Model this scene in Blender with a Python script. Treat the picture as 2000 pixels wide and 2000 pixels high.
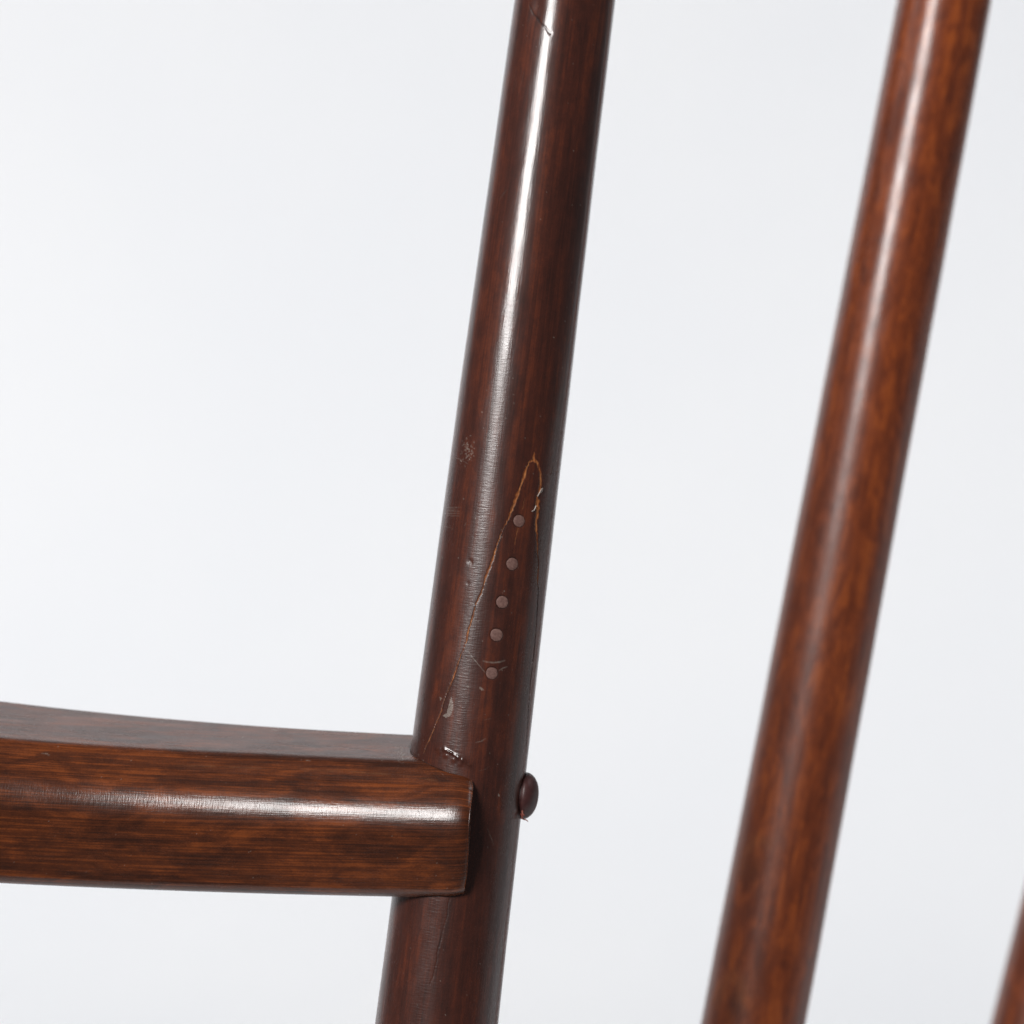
import bpy, math
import numpy as np
from mathutils import Vector

for o in list(bpy.data.objects):
    bpy.data.objects.remove(o, do_unlink=True)
scene = bpy.context.scene
COL = scene.collection
rng = np.random.default_rng(11)

# ------------------------------------------------------------------ camera
PITCH = math.radians(12.0)
FOCUS = 0.900                       # metres from the lens to the plane 1 px = 0.14 mm is measured on
MM = 0.28 / 2000.0                  # metres per photograph pixel on that plane
TARGET = np.array([0.0, 0.0, 0.55])
RIGHT = np.array([1.0, 0.0, 0.0])
FWD = np.array([0.0, math.cos(PITCH), -math.sin(PITCH)])
UP = np.array([0.0, math.sin(PITCH), math.cos(PITCH)])
CAM = TARGET - FWD * FOCUS

cam_data = bpy.data.cameras.new("camera")
cam = bpy.data.objects.new("camera", cam_data)
COL.objects.link(cam)
cam.location = Vector(CAM)
cam.rotation_euler = (math.pi / 2 - PITCH, 0, 0)
cam_data.sensor_width = 36.0
cam_data.lens = 36.0 * FOCUS / 0.28
cam_data.clip_start = 0.02
cam_data.clip_end = 50.0
cam_data.dof.use_dof = True
cam_data.dof.focus_distance = 0.894
cam_data.dof.aperture_fstop = 9.8
scene.camera = cam

# ------------------------------------------------------------------ world and studio lamps
world = bpy.data.worlds.new("World")
scene.world = world
world.use_nodes = True
bg = world.node_tree.nodes["Background"]
bg.inputs[0].default_value = (0.93, 0.95, 1.0, 1)
bg.inputs[1].default_value = 0.10


def area_lamp(name, loc, target, sx, sy, power, color=(1, 1, 1), spread=180):
    d = bpy.data.lights.new(name, 'AREA')
    d.shape = 'RECTANGLE'
    d.size, d.size_y = sx, sy
    d.energy = power
    d.color = color
    d.spread = math.radians(spread)
    o = bpy.data.objects.new(name, d)
    COL.objects.link(o)
    o.location = loc
    o.rotation_euler = (Vector(target) - Vector(loc)).to_track_quat('-Z', 'Y').to_euler()
    return o


JOINT = (0.0, 0.0, 0.5)
# softbox high in front, to the left of the camera
area_lamp("key_softbox", (-1.0, -1.46, 1.98), JOINT, 0.66, 0.76, 60.0, (1.0, 0.985, 0.97))
# two lamps on the paper backdrop, turned away from the chair
area_lamp("backdrop_lamp", (-1.15, 0.30, 1.75), (-0.70, 1.45, 0.14), 0.7, 0.7, 6.0, (0.975, 0.985, 1.0), 120)
area_lamp("backdrop_lamp", (1.15, 0.30, 1.75), (0.70, 1.45, 0.14), 0.7, 0.7, 6.0, (0.975, 0.985, 1.0), 120)
# added wide dim lamp, low right, giving the right flanks their grey sheen
area_lamp("added_fill_lamp", (2.45, 0.55, 0.17), (0.0, 0.0, 0.40), 1.5, 0.3, 1.15, (1.0, 0.99, 0.98))

scene.view_settings.view_transform = 'Standard'
scene.view_settings.look = 'None'
scene.view_settings.exposure = 0.0
scene.view_settings.gamma = 1.0
scene.view_settings.use_curve_mapping = False
scene.render.engine = 'CYCLES'


# ------------------------------------------------------------------ pixel helpers
def unproject(px, py, depth):
    px, py, depth = np.broadcast_arrays(np.asarray(px, float), np.asarray(py, float), np.asarray(depth, float))
    k = MM / FOCUS * depth
    return (CAM + RIGHT * ((px - 1000) * k)[..., None] + UP * (-(py - 1000) * k)[..., None]
            + FWD * depth[..., None])


def project(p):
    q = p - CAM
    d = q @ FWD
    k = MM / FOCUS * d
    return np.stack([1000 + (q @ RIGHT) / k, 1000 - (q @ UP) / k], -1), d


def smoothstep(a, b, x):
    t = np.clip((x - a) / (b - a), 0, 1)
    return t * t * (3 - 2 * t)


def wobble(x, freqs, amps, seed):
    r = np.random.default_rng(seed)
    out = np.zeros_like(x)
    for f, a in zip(freqs, amps):
        out = out + a * np.sin(x * f + r.uniform(0, 6.28))
    return out


def polyline_distance(P, poly, width=None, reach=0.004):
    """distance of surface points P(n,2) to a polyline (m,2); returns d, arc position, interpolated width"""
    n = len(P)
    best = np.full(n, 1e3)
    arc = np.zeros(n)
    wid = np.zeros(n)
    if width is None:
        width = np.ones(len(poly))
    lo, hi = poly.min(0) - reach, poly.max(0) + reach
    idx = np.where((P[:, 0] > lo[0]) & (P[:, 0] < hi[0]) & (P[:, 1] > lo[1]) & (P[:, 1] < hi[1]))[0]
    Q = P[idx]
    bb = np.full(len(idx), 1e3); aa = np.zeros(len(idx)); ww = np.zeros(len(idx))
    acc = 0.0
    for i in range(len(poly) - 1):
        a, b = poly[i], poly[i + 1]
        ab = b - a
        L = math.hypot(*ab) + 1e-9
        t = np.clip(((Q - a) @ ab) / (L * L), 0, 1)
        d = np.hypot(Q[:, 0] - a[0] - t * ab[0], Q[:, 1] - a[1] - t * ab[1])
        m = d < bb
        bb[m] = d[m]; aa[m] = acc + t[m] * L
        ww[m] = width[i] + t[m] * (width[i + 1] - width[i])
        acc += L
    best[idx] = bb; arc[idx] = aa; wid[idx] = ww
    return best, arc, wid


def inside_polygon(P, poly):
    x, y = P[:, 0], P[:, 1]
    c = np.zeros(len(P), bool)
    j = len(poly) - 1
    for i in range(len(poly)):
        xi, yi = poly[i]; xj, yj = poly[j]
        hit = ((yi > y) != (yj > y)) & (x < (xj - xi) * (y - yi) / (yj - yi + 1e-12) + xi)
        c ^= hit
        j = i
    return c


MASKS = ("bare", "pale", "dark", "gloss", "worn")


def make_mesh(name, verts, faces, material, parent, coords=None, masks=None, smooth=True):
    me = bpy.data.meshes.new(name)
    verts = np.asarray(verts, np.float32)
    faces = np.asarray(faces, np.int32)
    nv, nf = len(verts), len(faces)
    me.vertices.add(nv)
    me.vertices.foreach_set("co", verts.ravel())
    me.loops.add(nf * faces.shape[1])
    me.loops.foreach_set("vertex_index", faces.ravel())
    me.polygons.add(nf)
    me.polygons.foreach_set("loop_start", np.arange(nf, dtype=np.int32) * faces.shape[1])
    me.polygons.foreach_set("loop_total", np.full(nf, faces.shape[1], np.int32))
    me.update(calc_edges=True)
    me.validate()
    if smooth:
        me.polygons.foreach_set("use_smooth", np.ones(len(me.polygons), bool))
    if coords is not None:
        at = me.attributes.new("grain", 'FLOAT_VECTOR', 'POINT')
        at.data.foreach_set("vector", np.asarray(coords, np.float32).ravel())
    if masks is not None:
        for k in MASKS:
            at = me.attributes.new(k, 'FLOAT', 'POINT')
            at.data.foreach_set("value", np.asarray(masks[k], np.float32))
    me.materials.append(material)
    o = bpy.data.objects.new(name, me)
    COL.objects.link(o)
    if parent is not None:
        o.parent = parent
        o.matrix_parent_inverse = parent.matrix_world.inverted()
    return o


def subset(verts, faces, keep, coords, masks):
    f = faces[keep]
    used = np.unique(f)
    remap = np.full(len(verts), -1, np.int64)
    remap[used] = np.arange(len(used))
    return verts[used], remap[f], coords[used], {k: v[used] for k, v in masks.items()}


# ------------------------------------------------------------------ materials
class Nodes:
    def __init__(self, mat):
        mat.use_nodes = True
        self.t = mat.node_tree
        self.t.nodes.clear()
        self.out = self.t.nodes.new("ShaderNodeOutputMaterial")
        self.b = self.t.nodes.new("ShaderNodeBsdfPrincipled")
        self.t.links.new(self.b.outputs[0], self.out.inputs[0])

    def n(self, kind, **kw):
        nd = self.t.nodes.new(kind)
        for k, v in kw.items():
            setattr(nd, k, v)
        return nd

    def put(self, sock, v):
        if hasattr(v, "node"):
            self.t.links.new(v, sock)
        else:
            sock.default_value = v

    def attr(self, name, vec=False):
        return self.n("ShaderNodeAttribute", attribute_name=name).outputs["Vector" if vec else "Fac"]

    def math(self, op, a, b=0.0, c=0.0, clamp=False):
        nd = self.n("ShaderNodeMath", operation=op, use_clamp=clamp)
        self.put(nd.inputs[0], a); self.put(nd.inputs[1], b); self.put(nd.inputs[2], c)
        return nd.outputs[0]

    def mapping(self, vec, scale, loc=(0, 0, 0)):
        nd = self.n("ShaderNodeMapping")
        self.put(nd.inputs["Vector"], vec)
        nd.inputs["Scale"].default_value = scale
        nd.inputs["Location"].default_value = loc
        return nd.outputs[0]

    def noise(self, vec, detail=4.0, rough=0.55, dist=0.0):
        nd = self.n("ShaderNodeTexNoise")
        self.put(nd.inputs["Vector"], vec)
        nd.inputs["Scale"].default_value = 1.0
        nd.inputs["Detail"].default_value = detail
        nd.inputs["Roughness"].default_value = rough
        nd.inputs["Distortion"].default_value = dist
        return nd.outputs[0]

    def range(self, v, a, b, c=0.0, d=1.0):
        nd = self.n("ShaderNodeMapRange", interpolation_type='SMOOTHSTEP')
        self.put(nd.inputs[0], v)
        for i, x in enumerate((a, b, c, d)):
            nd.inputs[i + 1].default_value = x
        return nd.outputs[0]

    def mix(self, fac, a, b):
        nd = self.n("ShaderNodeMix", data_type='RGBA')
        self.put(nd.inputs[0], fac)
        self.put(nd.inputs[6], a if hasattr(a, "node") else (*a, 1))
        self.put(nd.inputs[7], b if hasattr(b, "node") else (*b, 1))
        return nd.outputs[2]

    def bump(self, h, strength, dist, normal=None):
        nd = self.n("ShaderNodeBump")
        nd.inputs["Strength"].default_value = strength
        nd.inputs["Distance"].default_value = dist
        self.put(nd.inputs["Height"], h)
        if normal is not None:
            self.put(nd.inputs["Normal"], normal)
        return nd.outputs[0]


def wood_material(name, dark, mid, light, seed=0.0, streak=0.5, figure=0.5, figure_len=6.0, fig_scale=150, mid_scale=330, mid_along=16,
                  rough=0.17, worn_rough=0.36, ripple=1.0, fleck=0.35, contrast=1.0):
    m = bpy.data.materials.new(name)
    N = Nodes(m)
    g = N.attr("grain", True)
    # grain: x, y across the piece, z along it, in metres
    fine = N.noise(N.mapping(g, (1700, 1700, 28), (seed, 1.3, 0)), 3, 0.62)
    mids = N.noise(N.mapping(g, (mid_scale, mid_scale, mid_along), (seed, 4.1, 2)), 4, 0.6, 0.4)
    fig = N.noise(N.mapping(g, (fig_scale, fig_scale, fig_scale / figure_len), (3.3, seed, 1)), 5, 0.62, 0.9)
    mott = N.noise(N.mapping(g, (420, 420, 260), (seed, 9.0, 5)), 3, 0.6)
    grainy = N.noise(N.mapping(g, (3600, 3600, 1500), (seed, 2.0, 5)), 2, 0.6)
    f1 = N.range(fig, 0.36, 0.66)
    f2 = N.range(mids, 0.34, 0.68)
    f3 = N.range(fine, 0.32, 0.70)
    f4 = N.range(mott, 0.3, 0.7)
    tone = N.math('MULTIPLY', f1, figure)
    tone = N.math('MULTIPLY_ADD', f2, streak, tone)
    tone = N.math('MULTIPLY_ADD', f3, fleck * 0.6, tone)
    tone = N.math('MULTIPLY_ADD', f4, 0.18, tone)
    tot = figure + streak + fleck * 0.6 + 0.18
    tone = N.math('DIVIDE', tone, tot)
    tone = N.math('MULTIPLY_ADD', N.math('SUBTRACT', grainy, 0.5), 0.42, tone, clamp=True)
    tone = N.math('MULTIPLY_ADD', N.math('SUBTRACT', tone, 0.5), contrast, 0.5, clamp=True)
    ramp = N.n("ShaderNodeValToRGB")
    N.put(ramp.inputs[0], tone)
    e = ramp.color_ramp.elements
    e[0].position, e[0].color = 0.18, (*dark, 1)
    e[1].position, e[1].color = 0.88, (*light, 1)
    k = e.new(0.52); k.color = (*mid, 1)
    col = ramp.outputs[0]
    bare_tone = N.noise(N.mapping(g, (2500, 2500, 500)), 2, 0.6)
    bare_col = N.mix(N.range(bare_tone, 0.3, 0.7), (0.19, 0.046, 0.013), (0.47, 0.185, 0.065))
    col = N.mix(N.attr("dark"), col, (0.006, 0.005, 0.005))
    col = N.mix(N.attr("bare"), col, bare_col)
    col = N.mix(N.attr("pale"), col, (0.40, 0.36, 0.31))
    N.put(N.b.inputs["Base Color"], col)
    # lacquer: sharper where intact, satin where handled
    worn = N.attr("worn")
    rn = N.noise(N.mapping(g, (260, 260, 90), (seed, 0, 7)), 4, 0.6)
    r = N.math('MULTIPLY_ADD', worn, worn_rough - rough, rough)
    r = N.math('MULTIPLY_ADD', N.math('SUBTRACT', rn, 0.5), 0.30, r)
    r = N.math('SUBTRACT', r, N.math('MULTIPLY', N.attr("gloss"), 0.16))
    r = N.math('MULTIPLY_ADD', N.attr("bare"), 0.35, r)
    r = N.math('MULTIPLY_ADD', N.attr("pale"), 0.25, r)
    r = N.math('MAXIMUM', r, 0.07)
    N.put(N.b.inputs["Coat Roughness"], r)
    N.put(N.b.inputs["Coat Weight"], N.math('MULTIPLY_ADD', N.attr("bare"), -0.75, 0.80))
    N.b.inputs["Coat IOR"].default_value = 1.5
    N.b.inputs["Roughness"].default_value = 0.46
    N.b.inputs["IOR"].default_value = 1.5
    N.b.inputs["Specular IOR Level"].default_value = 0.12
    # fine cross ripple of the brushed lacquer and pores along the grain
    rip = N.noise(N.mapping(g, (520, 520, 2300), (seed, 3, 1)), 2, 0.55)
    rip_s = N.math('MULTIPLY', rip, N.math('MULTIPLY_ADD', worn, 0.8, 0.35))
    pore = N.noise(N.mapping(g, (2600, 2600, 160), (seed, 8, 1)), 2, 0.6)
    h = N.math('MULTIPLY_ADD', pore, 0.55, rip_s)
    nb = N.bump(h, 0.30 * ripple, 0.00022)
    soft = N.noise(N.mapping(g, (110, 110, 40), (seed, 6, 6)), 2, 0.5)
    nb = N.bump(soft, 0.22, 0.0007, nb)
    N.put(N.b.inputs["Normal"], nb)
    N.put(N.b.inputs["Coat Normal"], nb)
    return m


M_POST = wood_material("stained_post_wood", (0.029, 0.0092, 0.0064), (0.056, 0.0148, 0.0088), (0.118, 0.0270, 0.0108),
                       seed=1.7, streak=0.28, figure=0.28, figure_len=4, rough=0.18, worn_rough=0.30, ripple=0.62,
                       contrast=0.78)
M_RAIL = wood_material("stained_rail_wood", (0.031, 0.0080, 0.0029), (0.080, 0.0190, 0.0050), (0.190, 0.0450, 0.0090),
                       seed=6.2, streak=0.20, figure=0.55, figure_len=3.2, fig_scale=145, mid_scale=520, mid_along=16,
                       rough=0.21, worn_rough=0.28, fleck=1.0, contrast=0.92)
M_REAR = wood_material("stained_rear_wood", (0.096, 0.0195, 0.0066), (0.190, 0.0390, 0.0098), (0.345, 0.0790, 0.0140),
                       seed=3.4, streak=0.30, figure=0.48, figure_len=3.4, fig_scale=230, rough=0.25, worn_rough=0.40,
                       fleck=0.4, contrast=0.84)


def plain_material(name, c1, c2, scale, rough, spec=0.5, bump=0.0):
    m = bpy.data.materials.new(name)
    N = Nodes(m)
    tc = N.n("ShaderNodeTexCoord").outputs["Object"]
    nz = N.noise(N.mapping(tc, (scale, scale, scale)), 4, 0.6)
    N.put(N.b.inputs["Base Color"], N.mix(N.range(nz, 0.3, 0.7), c1, c2))
    N.put(N.b.inputs["Roughness"], N.math('MULTIPLY_ADD', nz, 0.2, rough - 0.1))
    N.b.inputs["Specular IOR Level"].default_value = spec
    if bump:
        N.put(N.b.inputs["Normal"], N.bump(nz, 0.5, bump))
    return m


M_NAIL = plain_material("nail_filler", (0.120, 0.060, 0.050), (0.195, 0.108, 0.090), 1500, 0.62, 0.35, 0.00008)
M_CAP = plain_material("screw_cap_plastic", (0.042, 0.0125, 0.0120), (0.060, 0.0185, 0.0170), 900, 0.46, 0.45, 0.00003)
M_FIBRE = plain_material("red_fibre", (0.16, 0.03, 0.022), (0.26, 0.07, 0.045), 900, 0.6)
M_HAIR = plain_material("lint_fibre", (0.42, 0.37, 0.33), (0.6, 0.55, 0.5), 900, 0.6)
M_PAPER = plain_material("white_paper", (0.83, 0.84, 0.86), (0.86, 0.865, 0.875), 1.7, 0.9, 0.1)

# ------------------------------------------------------------------ backdrop: one sweep of white paper
prof = [(-0.42, 0.0)]
for yy in np.linspace(-0.3, 1.05, 8):
    prof.append((yy, 0.0))
for a in np.linspace(0, math.pi / 2, 25)[1:]:
    prof.append((1.05 + 0.6 * math.sin(a), 0.6 - 0.6 * math.cos(a)))
for zz in np.linspace(0.6, 1.62, 8)[1:]:
    prof.append((1.65, zz))
prof = np.array(prof)
xs = np.linspace(-2.1, 2.1, 31)
bv = np.array([[x, p[0], p[1]] for p in prof for x in xs])
nx = len(xs)
bf = [[i * nx + j, i * nx + j + 1, (i + 1) * nx + j + 1, (i + 1) * nx + j]
      for i in range(len(prof) - 1) for j in range(nx - 1)]
backdrop = make_mesh("studio_backdrop", bv, bf, M_PAPER, None)
backdrop["kind"] = "structure"

# ------------------------------------------------------------------ the chair
chair = bpy.data.objects.new("bentwood_chair", None)
COL.objects.link(chair)
chair.empty_display_size = 0.1
chair["label"] = "dark brown lacquered bentwood chair with round posts, a side rail and a nailed scarf joint"
chair["category"] = "chair"


def post_path(ys, cx, perp_w, depth0, lean, deg=2, z_top=1.0, bend=0.105):
    """centre line from the outline in the photograph; depth0 at y=1500, leaning back by `lean` going up"""
    pc = np.polyfit(ys, cx, deg)
    pw = np.polyfit(ys, perp_w, deg)
    y = np.linspace(-80, 2080, 90)
    up_px = np.maximum(1500 - y, 0)
    d = depth0 + (1500 - y) * MM * math.tan(lean) + bend * MM * up_px ** 2 / 3000.0
    c = unproject(np.polyval(pc, y), y, d)
    r = 0.5 * np.polyval(pw, y) * MM * d / FOCUS
    up_dir = c[0] - c[8]; up_dir /= np.linalg.norm(up_dir)
    dn_dir = c[-1] - c[-9]; dn_dir /= np.linalg.norm(dn_dir)
    lu = (z_top - c[0][2]) / up_dir[2]
    ld = c[-1][2] / -dn_dir[2]
    top = [c[0] + up_dir * t for t in np.linspace(lu, 0, 14)[:-1]]
    bot = [c[-1] + dn_dir * t for t in np.linspace(0, ld, 14)[1:]]
    c2 = np.vstack([top, c, bot])
    rr = np.concatenate([np.full(13, r[0]), r, np.full(13, r[-1])])
    s = np.concatenate([[0], np.cumsum(np.linalg.norm(np.diff(c2, axis=0), axis=1))])
    return c2, rr, s


def post_surface(path, s_samples, th, uneven=0.006, seed=1):
    c, r, s = path
    C = np.stack([np.interp(s_samples, s, c[:, k]) for k in range(3)], -1)
    # smooth tangent
    T = np.stack([np.interp(s_samples, 0.5 * (s[1:] + s[:-1]), (np.diff(c[:, k]) / np.diff(s))) for k in range(3)], -1)
    T /= np.linalg.norm(T, axis=1)[:, None]
    R = np.interp(s_samples, s, r)
    F = np.broadcast_to(-FWD, T.shape)
    F = F - (F * T).sum(1)[:, None] * T
    F /= np.linalg.norm(F, axis=1)[:, None]
    S = np.cross(F, T)
    S *= np.sign(S @ RIGHT)[:, None]
    ct, st = np.cos(th), np.sin(th)
    Rr = R[:, None] * (1 + uneven * (wobble(s_samples[:, None] + 0 * th[None], (23, 61, 140), (.5, .3, .2), seed)
                                    + 0.6 * np.sin(2 * th[None] + 9 * s_samples[:, None] + seed)
                                    + 0.25 * np.sin(5 * th[None] - 31 * s_samples[:, None])))
    nrm = F[:, None] * ct[None, :, None] + S[:, None] * st[None, :, None]
    V = C[:, None] + nrm * Rr[..., None]
    gx = Rr * st[None]
    gy = Rr * ct[None]
    G = np.stack([gx, gy, np.broadcast_to(s_samples[:, None], gx.shape)], -1)
    SV = np.stack([np.broadcast_to(s_samples[:, None], gx.shape), R[:, None] * th[None]], -1)
    return V, nrm, G, SV


def ring_faces(nr, nt, closed=True):
    i = np.arange(nr - 1)[:, None]
    j = np.arange(nt if closed else nt - 1)[None]
    j2 = (j + 1) % nt
    f = np.stack([i * nt + j, (i + 1) * nt + j, (i + 1) * nt + j2, i * nt + j2], -1)
    return f.reshape(-1, 4)


def theta_samples(n_front, n_back, front=math.radians(105)):
    a = np.linspace(-front, front, n_front)
    b = np.linspace(front, 2 * math.pi - front, n_back + 2)[1:-1]
    return np.concatenate([a, b])


def empty_masks(n):
    return {k: np.zeros(n) for k in MASKS}


def px_of(crop_pts, ox, oy, k=3.864):
    return np.array([(ox + x / k, oy + y / k) for x, y in crop_pts])


# ---- main post --------------------------------------------------------------
P1_Y = [0, 400, 500, 800, 1300, 1440, 1752, 2000]
P1_C = [1103, 1052, 1039.5, 1000.5, 937.2, 920, 882.9, 853]
P1_W = np.array([198, 205, 206, 216, 227, 230, 235.5, 241]) * 0.9924
LEAN = math.radians(3.5)
D1 = 0.914
path1 = post_path(P1_Y, P1_C, P1_W, D1, LEAN)
c1, r1, s1 = path1


def s_at(path, py):
    p, _ = project(path[0])
    o = np.argsort(p[:, 1])
    return float(np.interp(py, p[o, 1], path[2][o]))


sA, sB, sC, sD = s_at(path1, -60), s_at(path1, 850), s_at(path1, 1540), s_at(path1, 2060)
ss = np.concatenate([np.linspace(0, sA, 30)[:-1], np.arange(sA, sB, 0.00028), np.arange(sB, sC, 0.00016),
                     np.arange(sC, sD, 0.00028), np.linspace(sD, s1[-1], 40)])
th1 = theta_samples(300, 34)
V, NR, G, SV = post_surface(path1, ss, th1)
nr, nt = V.shape[:2]
V = V.reshape(-1, 3); NR = NR.reshape(-1, 3); G = G.reshape(-1, 3); SV = SV.reshape(-1, 2)
PX, _ = project(V)
TH = np.tile(th1, nr)
front = np.where(np.abs(TH) < math.radians(100))[0]
vis = front[((NR[front] * (CAM - V[front])).sum(1) > 0)]


def to_surface(pts):
    out = []
    P = PX[vis]
    for p in pts:
        d2 = ((P - p) ** 2).sum(1)
        k = np.argpartition(d2, 4)[:4]
        w = 1 / (d2[k] + 0.05)
        out.append((SV[vis[k]] * w[:, None]).sum(0) / w.sum())
    return np.array(out)


mk = empty_masks(len(V))
disp = np.zeros(len(V))

left_px = np.vstack([px_of([(1322, 380), (1304, 386), (1285, 402), (1262, 460), (1245, 520), (1215, 600), (1195, 660),
                            (1165, 735), (1135, 820), (1090, 900), (1060, 980), (1035, 1060), (1010, 1140), (985, 1200),
                            (960, 1270), (930, 1380), (885, 1470), (865, 1560), (830, 1660), (815, 1740), (790, 1810),
                            (757, 1895)], 700, 800),
                     px_of([(740, 210), (715, 290), (680, 370), (645, 460), (620, 550), (590, 620), (560, 690),
                            (535, 750), (510, 800), (487, 872)], 700, 1250)])
left_w = np.array([2.2, 2.6, 1.6, 1.7, 1.4, 2.0, 1.9, 1.2, 1.8, 0.9, 1.0, 1.5, 1.6, 1.4, 1.1, 0.8, 1.2, 0.9, 1.4, 1.2,
                   0.9, 1.0, 1.1, 1.4, 0.9, 1.0, 1.1, 1.2, 1.0, 1.1, 0.9, 0.8]) * 1.15
left_bare = np.array([1, 1, 1, .95, .9, 1, 1, .7, 1, .5, .75, 1, 1, 1, .9, .7, .75, .5, .9, .8, .7, .7, .5, .9, .35, .4,
                      .5, .6, .6, .7, .5, .4])
right_px = np.vstack([px_of([(1322, 380), (1342, 388), (1360, 420), (1372, 480), (1378, 560), (1366, 620), (1350, 660),
                             (1347, 700), (1355, 740), (1346, 790), (1340, 860), (1348, 950), (1352, 1080), (1358, 1150),
                             (1352, 1280), (1358, 1380), (1350, 1500), (1345, 1620), (1330, 1780), (1320, 1900)],
                            700, 800),
                      px_of([(1325, 100), (1300, 300), (1285, 500), (1272, 700), (1262, 900), (1255, 990)], 700, 1250)])
right_w = np.array([2.2, 2.2, 2.4, 2.0, 1.6, 1.8, 1.6, 2.6, 3.0, 1.7, 2.6, 1.4, 1.1, .9, 1.2, .8, .8, .8, .8, .8, .8, .8,
                    .8, .8, .8, .8])
right_bare = np.array([1, .9, .8, .9, .75, .9, .7, 1, .95, .6, 1, .7, .5, .1, .6, 0, 0, 0, 0, 0, 0, 0, 0, 0, 0, 0.])
left_s = to_surface(left_px)
right_s = to_surface(right_px)


def crack(poly, wpx, bare, depth, jag_seed, dark_amount=0.85):
    r = np.random.default_rng(jag_seed)
    # resample with ragged offsets
    seg = np.concatenate([[0], np.cumsum(np.hypot(*np.diff(poly, axis=0).T))])
    t = np.arange(0, seg[-1], 0.0006)
    q = np.stack([np.interp(t, seg, poly[:, 0]), np.interp(t, seg, poly[:, 1])], -1)
    q += r.normal(0, 0.00006, q.shape)
    slow = np.interp(t, np.linspace(0, seg[-1] + 1e-9, max(4, int(seg[-1] / 0.0028))), r.uniform(0.35, 1.45, max(4, int(seg[-1] / 0.0028))))
    w = np.interp(t, seg, wpx) * slow * (0.75 + 0.5 * r.random(len(t))) * MM
    b = np.interp(t, seg, bare)
    d, arc, ww = polyline_distance(SV, q, w)
    near = d < 0.003
    e = d[near] / np.maximum(ww[near], 1e-6)
    bb = np.interp(arc[near], t, b) * (0.75 + 0.5 * np.interp(arc[near], t, r.random(len(t))))
    disp[near] -= depth * np.exp(-e ** 2)
    mk["bare"][near] = np.maximum(mk["bare"][near], np.clip(bb, 0, 1) * (1 - smoothstep(0.75, 1.5, e)))
    mk["dark"][near] = np.maximum(mk["dark"][near], dark_amount * (1 - smoothstep(0.55, 1.1, e)) * (1 - 0.6 * np.clip(bb, 0, 1)))
    return q


left_w[:9] *= 1.4
crack(left_s, left_w * 0.78, left_bare, 0.00015, 3)
crack(right_s, right_w * 1.15, right_bare, 0.00016, 4)
crack_shade = left_s + np.array([0.0, 0.00034])
crack(crack_shade, np.full(len(crack_shade), 0.9), np.zeros(len(crack_shade)), 0.00002, 21, 0.6)  # near-flat dark line: shadow inside the crack, put into the colour
# a split parallel to the right crack, bare wood torn beside it
for pts, w, b in (([(1345, 395), (1358, 440), (1368, 455)], 1.2, .9), ([(1360, 690), (1352, 730)], 2.2, 1.0),
                  ([(1358, 770), (1350, 830)], 1.8, 1.0), ([(1327, 320), (1324, 345), (1320, 384)], np.array([0.7, 1.6, 3.0]), 1.0),
                  ([(1340, 370), (1347, 380)], 2.0, .9)):
    p = to_surface(px_of(pts, 700, 800))
    crack(p, np.full(len(p), 1.0) * w, np.full(len(p), b), 0.00012, 9)
# faint splits between the nails, hairline splits elsewhere
for pts, ox, oy, k, w, b in (
        ([(1258, 660), (1250, 700), (1235, 765)], 700, 800, 3.864, 0.6, 0.30),
        ([(1205, 895), (1190, 960), (1176, 1010), (1170, 1090)], 700, 800, 3.864, 0.6, 0.35),
        ([(1475, 400), (1462, 440), (1450, 490)], 700, 800, 3.864, 0.5, 0.30),
        ([(980, 300), (962, 420), (955, 500), (920, 610), (900, 700), (870, 820), (845, 905), (845, 960), (820, 1080),
          (805, 1150), (765, 1245)], 700, 1700, 5.52, 0.7, 0.0),
        ([(725, 80), (760, 130), (800, 182), (830, 205), (880, 262)], 850, 0, 3.864, 2.6, 0.0),
        ([(712, 0), (712, 40), (728, 85)], 850, 0, 3.864, 1.2, 0.0)):
    p = to_surface(px_of(pts, ox, oy, k))
    crack(p, np.full(len(p), w), np.full(len(p), b), 0.00010, 12, 0.55 if k < 4 else 0.4)

# the tongue of the scarf joint: what lies between the cracks belongs to the leg
poly_leg = np.vstack([left_s, [[sC + 0.002, left_s[-1, 1] - 0.006]], [[sC + 0.002, right_s[-1, 1] + 0.002]], right_s[::-1]])
in_leg = inside_polygon(SV, poly_leg)
in_leg |= SV[:, 0] > sC + 0.001
edge_l = polyline_distance(SV, left_s)[0]
s14 = s_at(path1, 1420)
disp -= 0.00005 * in_leg * (1 - smoothstep(s14 - 0.03, s14, SV[:, 0]))

# nail positions: countersunk holes around the heads
nail_px = [(1014.4, 1017.4, 11.6), (1001.0, 1101.5, 11.8), (981.3, 1175.8, 11.9), (969.9, 1240.0, 12.2), (960.9, 1314.7, 11.6)]
nail_s = to_surface([(a, b) for a, b, _ in nail_px])
for q, (_, _, rp) in zip(nail_s, nail_px):
    d = np.hypot(SV[:, 0] - q[0], SV[:, 1] - q[1])
    rm = rp * MM
    ring = np.exp(-((d - rm * 1.05) / (0.00022)) ** 2)
    disp -= 0.00007 * ring
    disp -= 0.00012 * (d < rm)
    mk["dark"] = np.maximum(mk["dark"], 0.45 * ring)


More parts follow.
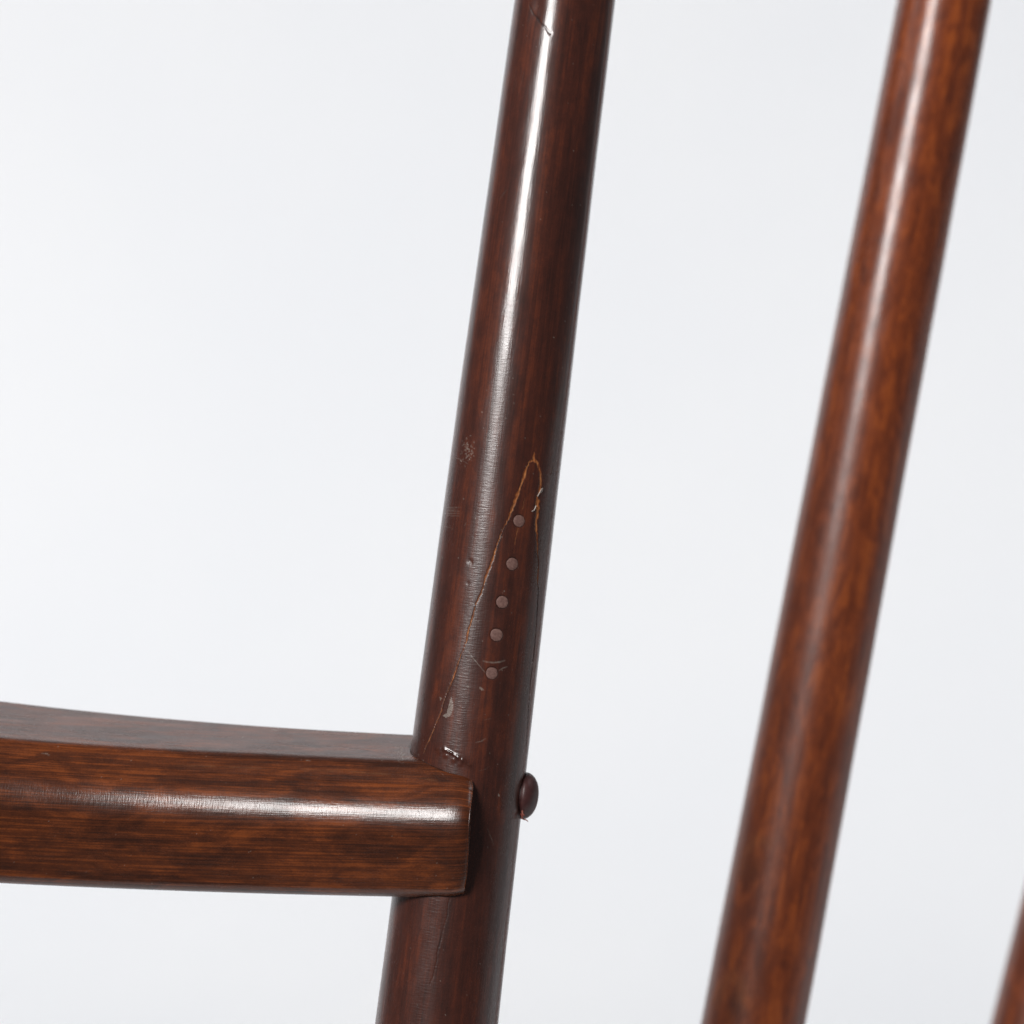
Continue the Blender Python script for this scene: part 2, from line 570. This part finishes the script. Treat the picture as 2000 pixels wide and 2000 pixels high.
def scratch(pts, w, depth=0.00003, pale=0.5, dark=0.0, lift=0.0, ox=0, oy=0, k=1.0, seed=0, fade=True):
    p = to_surface(px_of(pts, ox, oy, k))
    d, arc, ww = polyline_distance(SV, p, np.full(len(p), w * MM))
    near = d < 0.002
    e = d[near] / (w * MM)
    L = arc[near].max() + 1e-9 if near.any() else 1
    a = np.sin(np.clip(arc[near] / L, 0, 1) * math.pi) ** 0.5 if fade else 1.0
    rr = np.random.default_rng(seed)
    a = a * np.interp(arc[near], np.linspace(0, L, 24), rr.uniform(0.35, 1, 24))
    prof_ = np.exp(-e ** 2)
    disp[near] += (lift - depth) * prof_ * a
    mk["pale"][near] = np.maximum(mk["pale"][near], pale * a * (1 - smoothstep(0.6, 1.4, e)))
    mk["dark"][near] = np.maximum(mk["dark"][near], dark * a * (1 - smoothstep(0.6, 1.4, e)))


C2 = dict(ox=700, oy=1250, k=3.864)
C1 = dict(ox=700, oy=800, k=3.864)
scratch([(822, 70), (860, 130), (905, 185), (962, 252)], 0.75, pale=0.40, seed=1, **C2)
scratch([(930, 155), (975, 166), (1020, 170), (1065, 166), (1110, 153)], 1.5, depth=0.0001, pale=0.34, seed=2, **C2)
scratch([(1058, 232), (1090, 212), (1128, 200)], 0.8, pale=0.40, seed=3, **C2)
scratch([(878, 775), (930, 762), (965, 740)], 0.9, depth=0.00006, pale=0.22, seed=4, **C2)
scratch([(972, 1420), (1000, 1490), (1024, 1552)], 0.55, pale=0.28, seed=5, **C2)
scratch([(900, 990), (960, 975), (990, 950)], 0.5, pale=0.10, seed=6, **C2)
scratch([(940, 605), (1010, 590)], 0.5, pale=0.12, seed=7, **C2)
# pale paint fleck
fl = to_surface(px_of([(700, 428), (712, 480), (712, 520), (695, 572), (660, 590), (636, 572), (665, 555), (680, 500), (690, 455)], 700, 1250))
m_ = inside_polygon(SV, fl)
mk["pale"][m_] = np.maximum(mk["pale"][m_], rng.uniform(0.15, 0.5, m_.sum()))
disp[m_] += 0.00004
for pts in ([(915, 352), (935, 360), (950, 378), (930, 382), (912, 366)], [(610, 425), (630, 440), (618, 455)],
            [(820, 340), (836, 350), (824, 362)], [(1055, 1160), (1068, 1165), (1064, 1180), (1054, 1176)]):
    q = to_surface(px_of(pts, 700, 1250))
    m_ = inside_polygon(SV, q)
    mk["pale"][m_] = rng.uniform(0.15, 0.42, m_.sum())
# scuffed patch and fine scratches on the left flank
rs = np.random.default_rng(5)
for i in range(70):
    x0, y0 = 825 + rs.normal(0, 26), 305 + rs.normal(0, 42)
    an = rs.uniform(0, 6.28)
    L_ = rs.uniform(5, 22)
    dx, dy = L_ * math.cos(an), L_ * math.sin(an)
    scratch([(x0, y0), (x0 + dx * .5 + rs.normal(0, 4), y0 + dy * .5 + rs.normal(0, 4)), (x0 + dx, y0 + dy)],
            rs.uniform(.4, .9), depth=0.00005, pale=rs.uniform(.2, .7), seed=i, **C1)
for i in range(7):
    y0 = 742 + i * 10 + rs.normal(0, 3)
    scratch([(660 + rs.normal(0, 10), y0), (770 + rs.normal(0, 12), y0 + rs.normal(2, 5))], 0.5, pale=rs.uniform(.15, .32), seed=40 + i, **C1)
for pts, w, pl in (([(715, 360), (770, 375), (830, 410)], .5, .25), ([(640, 880), (690, 890), (720, 900)], .5, .16),
                   ([(800, 880), (815, 850)], .6, .18), ([(835, 1130), (858, 1160), (850, 1175)], 1.4, .12)):
    scratch(pts, w, depth=0.00008, pale=pl, seed=61, **C1)
for i in range(9):
    x0, y0 = rs.uniform(535, 640), rs.uniform(600, 760)
    scratch([(x0, y0), (x0 + 16 + rs.normal(0, 5), y0 - 60), (x0 + 30, y0 - 120)], .6, pale=rs.uniform(.03, .10), seed=70 + i, ox=850, oy=0, k=3.864)
scratch([(480, 1510), (510, 1465), (545, 1425)], 1.6, depth=0.00008, pale=.05, dark=.3, seed=5, ox=850, oy=0, k=3.864)
# pits and dents
for (x, y), rad, dep in (((840, 1148), 5.5, 0.00014), ((1160, 1022), 3.5, 0.00008), ((825, 1310), 4, .00006),
                         ((760, 1045), 3, .00006), ((1372, 985), 2, .00008)):
    q = to_surface(px_of([(x, y)], 700, 800))[0]
    d = np.hypot(SV[:, 0] - q[0], SV[:, 1] - q[1])
    disp -= dep * np.exp(-(d / (rad * MM)) ** 2)
q = to_surface([(1049, 14)])[0]
d2 = ((SV[:, 0] - q[0]) / (30 * MM)) ** 2 + ((SV[:, 1] - q[1]) / (13 * MM)) ** 2
disp -= 0.00035 * np.exp(-d2)
# squeezed-out bead of hardened glue above the rail
bead = to_surface(px_of([(592, 822), (640, 822), (690, 845), (745, 880), (800, 915), (842, 948)], 700, 1250))
d, arc, _ = polyline_distance(SV, bead)
near = d < 0.004
L = arc[near].max()
lump = 0.85 + wobble(arc, (1500, 3100, 5200), (.18, .16, .12), 8)
bw = (3.4 + 1.3 * np.sin(arc / L * 11)) * MM
h = 0.00027 * np.clip(lump, .2, 1.4) * np.exp(-(d / bw) ** 2) * (0.5 + 0.5 * np.sin(np.clip(arc / L, 0, 1) * math.pi))
disp[near] += h[near]
mk["gloss"][near] = np.maximum(mk["gloss"][near], np.exp(-(d[near] / (9 * MM)) ** 2))
mk["dark"][near] = np.maximum(mk["dark"][near], 0.22 * np.exp(-(d[near] / (6 * MM)) ** 2))
bead2 = to_surface(px_of([(610, 848), (660, 872), (720, 905), (770, 935)], 700, 1250))
for q in bead2[[0, 1, 2, 3]]:
    d = np.hypot(SV[:, 0] - q[0], SV[:, 1] - q[1])
    disp += 0.00012 * np.exp(-(d / (4.5 * MM)) ** 2)
    mk["gloss"] = np.maximum(mk["gloss"], np.exp(-(d / (7 * MM)) ** 2))
# random dust and pin-prick specks
cand = vis[(PX[vis, 1] > -20) & (PX[vis, 1] < 2020)]
for q in SV[rng.choice(cand, 150)]:
    rad = rng.uniform(0.7, 1.5) * MM
    sel = np.where((np.abs(SV[:, 0] - q[0]) < 0.001) & (np.abs(SV[:, 1] - q[1]) < 0.001))[0]
    d = np.hypot(SV[sel, 0] - q[0], SV[sel, 1] - q[1])
    mk["pale"][sel] = np.maximum(mk["pale"][sel], rng.uniform(.05, .40) * (1 - smoothstep(.6, 1.3, d / rad)))
# lacquer is worn to a satin lower down and rippled around the joint
mk["worn"] = smoothstep(520, 1250, PX[:, 1]) * (1 - 0.25 * smoothstep(1650, 1900, PX[:, 1]))
mk["worn"][np.abs(TH) > math.radians(100)] = 0.4
V = V + NR * disp[:, None]

F1 = ring_faces(nr, nt)
leg_face = in_leg[F1].sum(1) >= 2
a = subset(V, F1, ~leg_face, G, mk)
back_post = make_mesh("back_post", a[0], a[1], M_POST, chair, a[2], a[3])
back_post["label"] = "dark round post leaning back above the scarf joint"
a = subset(V, F1, leg_face, G, mk)
leg = make_mesh("leg", a[0], a[1], M_POST, chair, a[2], a[3])
leg["label"] = "dark round leg whose pointed nailed tongue laps up the post"


def axis_frame(path, s):
    c, r, sa = path
    C = np.array([np.interp(s, sa, c[:, k]) for k in range(3)])
    C2_ = np.array([np.interp(s + 0.004, sa, c[:, k]) for k in range(3)])
    T = C2_ - C; T /= np.linalg.norm(T)
    F = -FWD - (-FWD @ T) * T; F /= np.linalg.norm(F)
    S = np.cross(F, T); S *= np.sign(S @ RIGHT)
    return C, T, F, S, float(np.interp(s, sa, r))


# nail heads: thin, very slightly domed discs
for q, (_, _, rp) in zip(nail_s, nail_px):
    C, T, F, S, R = axis_frame(path1, q[0])
    ang = q[1] / R
    nrm = F * math.cos(ang) + S * math.sin(ang)
    tan = -F * math.sin(ang) + S * math.cos(ang)
    base = C + nrm * R
    rm = rp * MM
    rr_ = np.random.default_rng(int(rp * 1000 + q[0] * 1e5))
    vs, fs = [], []
    n = 28
    wob = 1 + 0.035 * np.array([math.sin(3 * t + rr_.uniform(0, 6)) for t in np.linspace(0, 6.28, n)])
    rings = [(1.0, -0.0006), (1.0, -0.00004), (0.95, 0.0), (0.55, 0.00001)]
    for k_, hh in rings:
        for i in range(n):
            t = 2 * math.pi * i / n
            x, y = math.cos(t) * rm * k_ * (wob[i]), math.sin(t) * rm * k_ * (wob[i])
            drop = -(x * x) / (2 * R)
            vs.append(base + tan * x + T * y + nrm * (hh + drop))
    vs.append(base + nrm * 0.00001)
    for r_ in range(len(rings) - 1):
        for i in range(n):
            j = (i + 1) % n
            fs.append([r_ * n + i, r_ * n + j, (r_ + 1) * n + j, (r_ + 1) * n + i])
    ctr = len(vs) - 1
    base_i = (len(rings) - 1) * n
    for i in range(0, n, 2):
        fs.append([base_i + i, base_i + (i + 1) % n, base_i + (i + 2) % n, ctr])
    make_mesh("nail", np.array(vs), np.array(fs), M_NAIL, leg)

# ---- rail -------------------------------------------------------------------
TAU = math.radians(14)
sJ = s_at(path1, 1715)
CJ, TJ, FJ, SJ, RJ = axis_frame(path1, sJ)
pJ, dJ = project(CJ[None]); pJ = pJ[0]; dJ = float(dJ[0])
# in plan the rail bends gently: it turns from 13 degrees to nearly square on to the camera
PX_G = np.arange(-1500, 940, 5.0)
PHI_G = np.radians(np.interp(PX_G, [-600, 0, 300, 600, 900], [12, 5, -4, -11, -13]))
PHI_E = math.radians(-13)
x_tan = pJ[0] + math.sin(PHI_E) * 1.09 * RJ / (MM / FOCUS * dJ)
d_tan = dJ - math.cos(PHI_E) * 1.09 * RJ
D_G = np.concatenate([[0], np.cumsum(5.0 * MM * np.tan(0.5 * (PHI_G[1:] + PHI_G[:-1])))])
D_G += d_tan - np.interp(x_tan, PX_G, D_G)


def rail_depth(px):
    return np.interp(px, PX_G, D_G)


xb = np.array([0, 250, 500, 766, 926]); yb = np.array([1721.8, 1734.8, 1741.5, 1748.5, 1751.5]) + 11
xt = np.array([0, 250, 400, 500, 700, 803]); yt = np.array([1369.9, 1397, 1410.8, 1417.8, 1429, 1436])
pb = np.polyfit(xb, yb, 2); pt = np.polyfit(xt, yt, 2)
stations = np.concatenate([np.linspace(-1500, -60, 60)[:-1], np.arange(-60, 925.9, 1.9), [926.0]])
xx = np.maximum(stations, -250)
ybs = np.polyval(pb, xx) + np.where(stations < -250, (stations + 250) * np.polyval(np.polyder(pb), -250), 0)
yts = np.polyval(pt, xx) + np.where(stations < -250, (stations + 250) * np.polyval(np.polyder(pt), -250), 0)
ds = rail_depth(stations)
BP = unproject(stations, ybs, ds)                    # front bottom edge
U = np.gradient(BP, axis=0); U /= np.linalg.norm(U, axis=1)[:, None]
thick = np.interp(xx, [-250, 0, 500, 803, 922], [0.0540, 0.0510, 0.0425, 0.0405, 0.0405])
vis_h = (ybs - yts) * MM * ds / FOCUS
view_a = math.radians(3.9)
H = (vis_h - thick * math.sin(TAU + view_a) * 0.97) / math.cos(TAU + view_a)
# section frame
B0 = FWD * math.cos(TAU) + UP * math.sin(TAU)


def section(T_, H_):
    """rounded outline: front, sloping shoulder, top, back, bottom"""
    cs = [((0, 0), 0.0040, 24), ((0, H_ - 0.0098), 0.0125, 56), ((0.0148, H_), 0.0080, 46), ((T_, H_), 0.0034, 16),
          ((T_, 0), 0.0045, 16)]
    gap = (64, 24, 56, 36, 44)
    out = []
    n_ = len(cs)
    arcs = []
    for i in range(n_):
        p = np.array(cs[i][0], float)
        a_ = np.array(cs[i - 1][0], float) - p; a_ /= np.linalg.norm(a_)
        b_ = np.array(cs[(i + 1) % n_][0], float) - p; b_ /= np.linalg.norm(b_)
        half = 0.5 * math.acos(np.clip(a_ @ b_, -1, 1))
        L_ = cs[i][1] / math.tan(half)
        p0, p1 = p + a_ * L_, p + b_ * L_
        bis = (a_ + b_); bis /= np.linalg.norm(bis)
        c_ = p + bis * cs[i][1] / math.sin(half)
        a0 = math.atan2(*(p0 - c_)[::-1]); a1 = math.atan2(*(p1 - c_)[::-1])
        da = (a1 - a0 + math.pi) % (2 * math.pi) - math.pi
        arcs.append([c_ + cs[i][1] * np.array([math.cos(a0 + da * t), math.sin(a0 + da * t)])
                     for t in np.linspace(0, 1, cs[i][2])])
    for i in range(n_):
        out += arcs[i]
        q0, q1 = arcs[i][-1], arcs[(i + 1) % n_][0]
        out += [q0 + (q1 - q0) * t for t in np.linspace(0, 1, gap[i] + 2)[1:-1]]
    o = np.array(out)
    crown = 0.0007 * np.sin(np.clip(o[:, 1] / H_, 0, 1) * math.pi) * (o[:, 0] < T_ * 0.2)
    o[:, 0] -= crown
    return o


RV, RG = [], []
arc_s = np.concatenate([[0], np.cumsum(np.linalg.norm(np.diff(BP, axis=0), axis=1))])
for i in range(len(stations)):
    Bv = B0 - (B0 @ U[i]) * U[i]; Bv /= np.linalg.norm(Bv)
    Fv = np.cross(Bv, U[i]); Fv *= np.sign(Fv @ UP)
    o = section(thick[i], H[i])
    RV.append(BP[i] + Bv * o[:, :1] + Fv * o[:, 1:])
    RG.append(np.stack([o[:, 0], o[:, 1], np.full(len(o), arc_s[i])], -1))
RV = np.array(RV); RG = np.array(RG)
nR, nS = RV.shape[:2]
RN = np.cross(np.gradient(RV, axis=0), np.roll(RV, -1, 1) - np.roll(RV, 1, 1))
RN /= np.linalg.norm(RN, axis=2)[..., None] + 1e-12
cen = RV.mean(1)[:, None]
RN *= np.sign(((RV - cen) * RN).sum(2))[..., None]
# soften the end arris
edge = np.clip((stations - (926 - 44)) / 44, 0, 1)[:, None, None]
RV = RV - RN * (0.0009 * edge ** 2.5 + 0.0006 * edge ** 9)
# the end is scribed to the leaning post
lip_y = np.array([1300, 1449, 1474, 1492, 1509, 1524, 1535, 1560, 1599, 1664, 1711, 1742, 1760])
lip_x = np.array([790, 803, 827, 855, 890, 914, 919, 922, 922, 917, 910, 901, 890]) + 4
pp, dd = project(RV.reshape(-1, 3))
tgt = np.interp(pp[:, 1], lip_y, lip_x).reshape(nR, nS)
w_end = smoothstep(780, 926, stations)[:, None]
shift = (np.maximum(tgt, 884) - 926) * w_end * MM
RV = RV + U[:, None] * shift[..., None]
RV = RV.reshape(-1, 3); RN = RN.reshape(-1, 3); RG = RG.reshape(-1, 3)
rmk = empty_masks(len(RV))
rdisp = np.zeros(len(RV))
# seam where the rail meets the post
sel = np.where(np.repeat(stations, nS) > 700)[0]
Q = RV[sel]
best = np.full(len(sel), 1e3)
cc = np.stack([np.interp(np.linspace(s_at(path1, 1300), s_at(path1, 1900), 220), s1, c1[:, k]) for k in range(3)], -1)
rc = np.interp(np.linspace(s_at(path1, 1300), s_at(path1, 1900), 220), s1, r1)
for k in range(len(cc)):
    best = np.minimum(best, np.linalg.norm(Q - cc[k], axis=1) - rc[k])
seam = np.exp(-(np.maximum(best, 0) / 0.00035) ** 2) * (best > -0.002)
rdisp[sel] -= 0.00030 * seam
rmk["dark"][sel] = np.maximum(rmk["dark"][sel], 0.9 * np.exp(-(np.maximum(best, 0) / 0.0004) ** 2))  # dirt in the seam, darkened further as a painted contact shadow

RPX, _ = project(RV)
rvis = np.where((RN * (CAM - RV)).sum(1) > 0)[0]


def rail_scratch(pts, w, pale=0.3, dark=0.0, depth=0.00004, seed=0, ox=400, oy=1300, k=3.864):
    p = px_of(pts, ox, oy, k)
    d, arc, _ = polyline_distance(RPX[rvis], p, None, reach=20)
    near = d < 12
    ids = rvis[near]
    e = d[near] / w
    if not len(ids):
        return
    L = arc[near].max() + 1e-6
    rr = np.random.default_rng(seed)
    a_ = np.sin(np.clip(arc[near] / L, 0, 1) * math.pi) ** .5 * np.interp(arc[near], np.linspace(0, L, 20), rr.uniform(.3, 1, 20))
    rdisp[ids] -= depth * np.exp(-e ** 2) * a_
    rmk["pale"][ids] = np.maximum(rmk["pale"][ids], pale * a_ * (1 - smoothstep(.6, 1.4, e)))
    rmk["dark"][ids] = np.maximum(rmk["dark"][ids], dark * a_ * (1 - smoothstep(.6, 1.4, e)))


rail_scratch([(720, 500), (800, 490), (900, 486), (1000, 500), (1215, 520)], 1.1, .0, .7, seed=1)
rail_scratch([(1222, 505), (1220, 550)], 1.3, 0, .8, seed=2)
rail_scratch([(500, 478), (555, 490)], 1.2, .25, 0, seed=3)
rail_scratch([(1430, 610), (1500, 622)], 1.0, .25, .0, seed=4)
rail_scratch([(760, 715), (800, 718)], 1.0, .3, .0, seed=9)
for i in range(18):
    x0, y0 = rs.uniform(1440, 1530), rs.uniform(650, 725)
    rail_scratch([(x0, y0), (x0 + rs.normal(8, 22), y0 + rs.normal(-6, 14))], rs.uniform(.7, 1.8), rs.uniform(.05, .32), 0, .00007, seed=i)
rail_scratch([(310, 660), (350, 662), (375, 680)], 1.0, .35, 0, seed=5, ox=0)
# a paler line of open grain running to the joint
rail_line = px_of([(-400, 752), (0, 756), (330, 770), (700, 782), (1100, 800), (1400, 820), (1600, 842), (1800, 880), (1935, 905)], 400, 1300)
d, arc, _ = polyline_distance(RPX[rvis], rail_line, None, reach=20)
amp = 0.16 * np.clip(0.6 + wobble(arc, (.021, .055, .13), (.35, .3, .3), 4), 0, 1) * smoothstep(0, 120, arc)
near = d < 8
rmk["bare"][rvis[near]] = np.maximum(rmk["bare"][rvis[near]], (amp * np.exp(-(d / 2.0) ** 2))[near])
for q in RPX[rng.choice(rvis[(RPX[rvis, 0] > 0)], 70)]:
    d = np.hypot(RPX[rvis, 0] - q[0], RPX[rvis, 1] - q[1])
    ids = rvis[d < 3]
    rmk["pale"][ids] = np.maximum(rmk["pale"][ids], rng.uniform(.04, .3) * (1 - smoothstep(.6, 1.5, d[d < 3])))
rmk["worn"][:] = 0.45
RV = RV + RN * rdisp[:, None]
RF = ring_faces(nR, nS)
cap_c = RV.reshape(nR, nS, 3)[-1].mean(0)
cap0 = RV.reshape(nR, nS, 3)[0].mean(0)
RVc = np.vstack([RV, cap_c, cap0])
RGc = np.vstack([RG, RG[-1:], RG[:1]])
last = (nR - 1) * nS
capf = [[last + i, last + (i + 1) % nS, last + (i + 2) % nS, nR * nS] for i in range(0, nS, 2)]
capf += [[i, nR * nS + 1, (i + 2) % nS, (i + 1) % nS] for i in range(0, nS, 2)]
RF = np.vstack([RF, capf])
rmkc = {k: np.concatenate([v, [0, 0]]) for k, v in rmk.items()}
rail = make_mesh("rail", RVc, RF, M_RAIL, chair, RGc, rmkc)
rail["label"] = "amber brown rail with a broad rounded shoulder, butted against the leg"

# ---- posts behind -------------------------------------------------------------
def rear_post(ys, cx, w, depth, lean, seed, label, figure=()):
    path = post_path(ys, cx, w, depth, lean, deg=1)
    a0, a1 = s_at(path, -60), s_at(path, 2060)
    sx = np.concatenate([np.linspace(0, a0, 20)[:-1], np.arange(a0, a1, 0.0008), np.linspace(a1, path[2][-1], 24)])
    th = theta_samples(96, 20)
    V_, N_, G_, SV_ = post_surface(path, sx, th, 0.006, seed)
    n_ = V_.shape[0] * V_.shape[1]
    m = empty_masks(n_)
    P_, _ = project(V_.reshape(-1, 3))
    m["worn"] = smoothstep(300, 1300, P_[:, 1])
    ok = ((N_ * (CAM - V_)).sum(2) > 0).reshape(-1)
    for arch, (ex, ey, rx, ry) in figure:
        d_, _, _ = polyline_distance(P_, px_of(arch, 1300, 1500), None, reach=40)
        m["bare"] = np.maximum(m["bare"], ok * 0.20 * np.exp(-(d_ / 11.0) ** 2))
        q_ = px_of([(ex, ey)], 1300, 1500)[0]
        u_ = ((P_[:, 0] - q_[0] + 0.19 * (P_[:, 1] - q_[1])) / rx) ** 2 + ((P_[:, 1] - q_[1]) / ry) ** 2
        m["dark"] = np.maximum(m["dark"], ok * 0.50 * np.exp(-u_))
    o = make_mesh("back_post", V_.reshape(-1, 3), ring_faces(*V_.shape[:2]), M_REAR, chair, G_.reshape(-1, 3), m)
    o["label"] = label
    return o


rear_post([0, 500, 1100, 1500, 2000], [1845.5, 1751, 1637.5, 1562.5, 1473], [181, 186, 189, 197, 198.6],
          1.052, math.radians(3.5), 5, "reddish brown round post behind the jointed one",
          [([(540, 800), (570, 690), (620, 600), (690, 545), (780, 565)], (660, 780, 17, 34)),
           ([(370, 1780), (420, 1650), (510, 1555), (575, 1630), (600, 1800)], (520, 1770, 16, 40))])
rear_post([0, 1750, 1872, 2000], [2520, 2086, 2056, 2025], [166, 172, 172, 173], 1.17, math.radians(3.5), 8,
          "reddish brown round post at the far side")

# ---- screw cap ------------------------------------------------------------------
sK = s_at(path1, 1540)
C, T, F, S, R = axis_frame(path1, sK)
ang = math.radians(89)
nrm = F * math.cos(ang) + S * math.sin(ang)
tan = np.cross(T, nrm)
base = C + nrm * (R - 0.0014)
n = 56
prof_cap = [(0.93, -0.0004), (0.93, 0.0008), (1.0, 0.0011), (1.0, 0.0016)]
for t in np.linspace(0.06, 0.97, 22):
    prof_cap.append((math.cos(t * math.pi / 2) ** 0.92, 0.0016 + 0.0040 * math.sin(t * math.pi / 2)))
vs, fs = [], []
RC = 46.5 * MM
for k_, hh in prof_cap:
    for i in range(n):
        t = 2 * math.pi * i / n
        vs.append(base + tan * (math.cos(t) * RC * k_) + T * (math.sin(t) * RC * k_) + nrm * hh)
for r_ in range(len(prof_cap) - 1):
    for i in range(n):
        j = (i + 1) % n
        fs.append([r_ * n + i, r_ * n + j, (r_ + 1) * n + j, (r_ + 1) * n + i])
vs.append(base + nrm * 0.0056)
b0 = (len(prof_cap) - 1) * n
for i in range(0, n, 2):
    fs.append([b0 + i, b0 + (i + 1) % n, b0 + (i + 2) % n, len(vs) - 1])
cap = make_mesh("screw_cap", np.array(vs), np.array(fs), M_CAP, chair)
cap["label"] = "maroon domed cap covering the screw behind the rail"


def fibre(name, pts, r0, r1_, mat, parent):
    pts = np.array(pts)
    vs, fs = [], []
    m = 6
    for i, p in enumerate(pts):
        d_ = pts[min(i + 1, len(pts) - 1)] - pts[max(i - 1, 0)]
        d_ /= np.linalg.norm(d_)
        a_ = np.cross(d_, FWD); a_ /= np.linalg.norm(a_)
        b_ = np.cross(d_, a_)
        r_ = r0 + (r1_ - r0) * i / (len(pts) - 1)
        for j in range(m):
            t = 2 * math.pi * j / m
            vs.append(p + a_ * math.cos(t) * r_ + b_ * math.sin(t) * r_)
    for i in range(len(pts) - 1):
        for j in range(m):
            fs.append([i * m + j, i * m + (j + 1) % m, (i + 1) * m + (j + 1) % m, (i + 1) * m + j])
    return make_mesh(name, np.array(vs), np.array(fs), mat, parent)


_, dcap = project(base[None])
dz = float(dcap[0]) - 0.0062
kf = 11.36
for pts, ra, rb in (([(690, 1370), (682, 1420), (690, 1470), (712, 1500), (740, 1505)], 2.6, 1.0),
                    ([(655, 1470), (680, 1520), (690, 1560)], 2.2, 1.4),
                    ([(668, 1562), (705, 1588), (755, 1600), (790, 1622), (812, 1648)], 1.7, 0.6)):
    q = px_of(pts, 960, 1460, kf)
    fibre("fibre", unproject(q[:, 0], q[:, 1], np.linspace(dz + 0.0012, dz, len(q))), ra * MM, rb * MM, M_FIBRE, cap)

# pale splinters standing off the torn right edge of the scarf
for pts in ([(1352, 655), (1362, 630), (1378, 598), (1386, 592), (1386, 608), (1374, 632)],
            [(1340, 725), (1330, 742), (1322, 758), (1308, 768)]):
    q = px_of(pts, 700, 800)
    q_s = to_surface(q)
    P3 = []
    for j, e in enumerate(q_s):
        C, T, F, S, R = axis_frame(path1, e[0])
        a_ = e[1] / R
        P3.append(C + (F * math.cos(a_) + S * math.sin(a_)) * (R + 0.0001 + 0.00025 * math.sin(j / (len(q_s) - 1) * math.pi)))
    fibre("splinter", P3, 0.9 * MM, 0.5 * MM, M_HAIR, back_post)
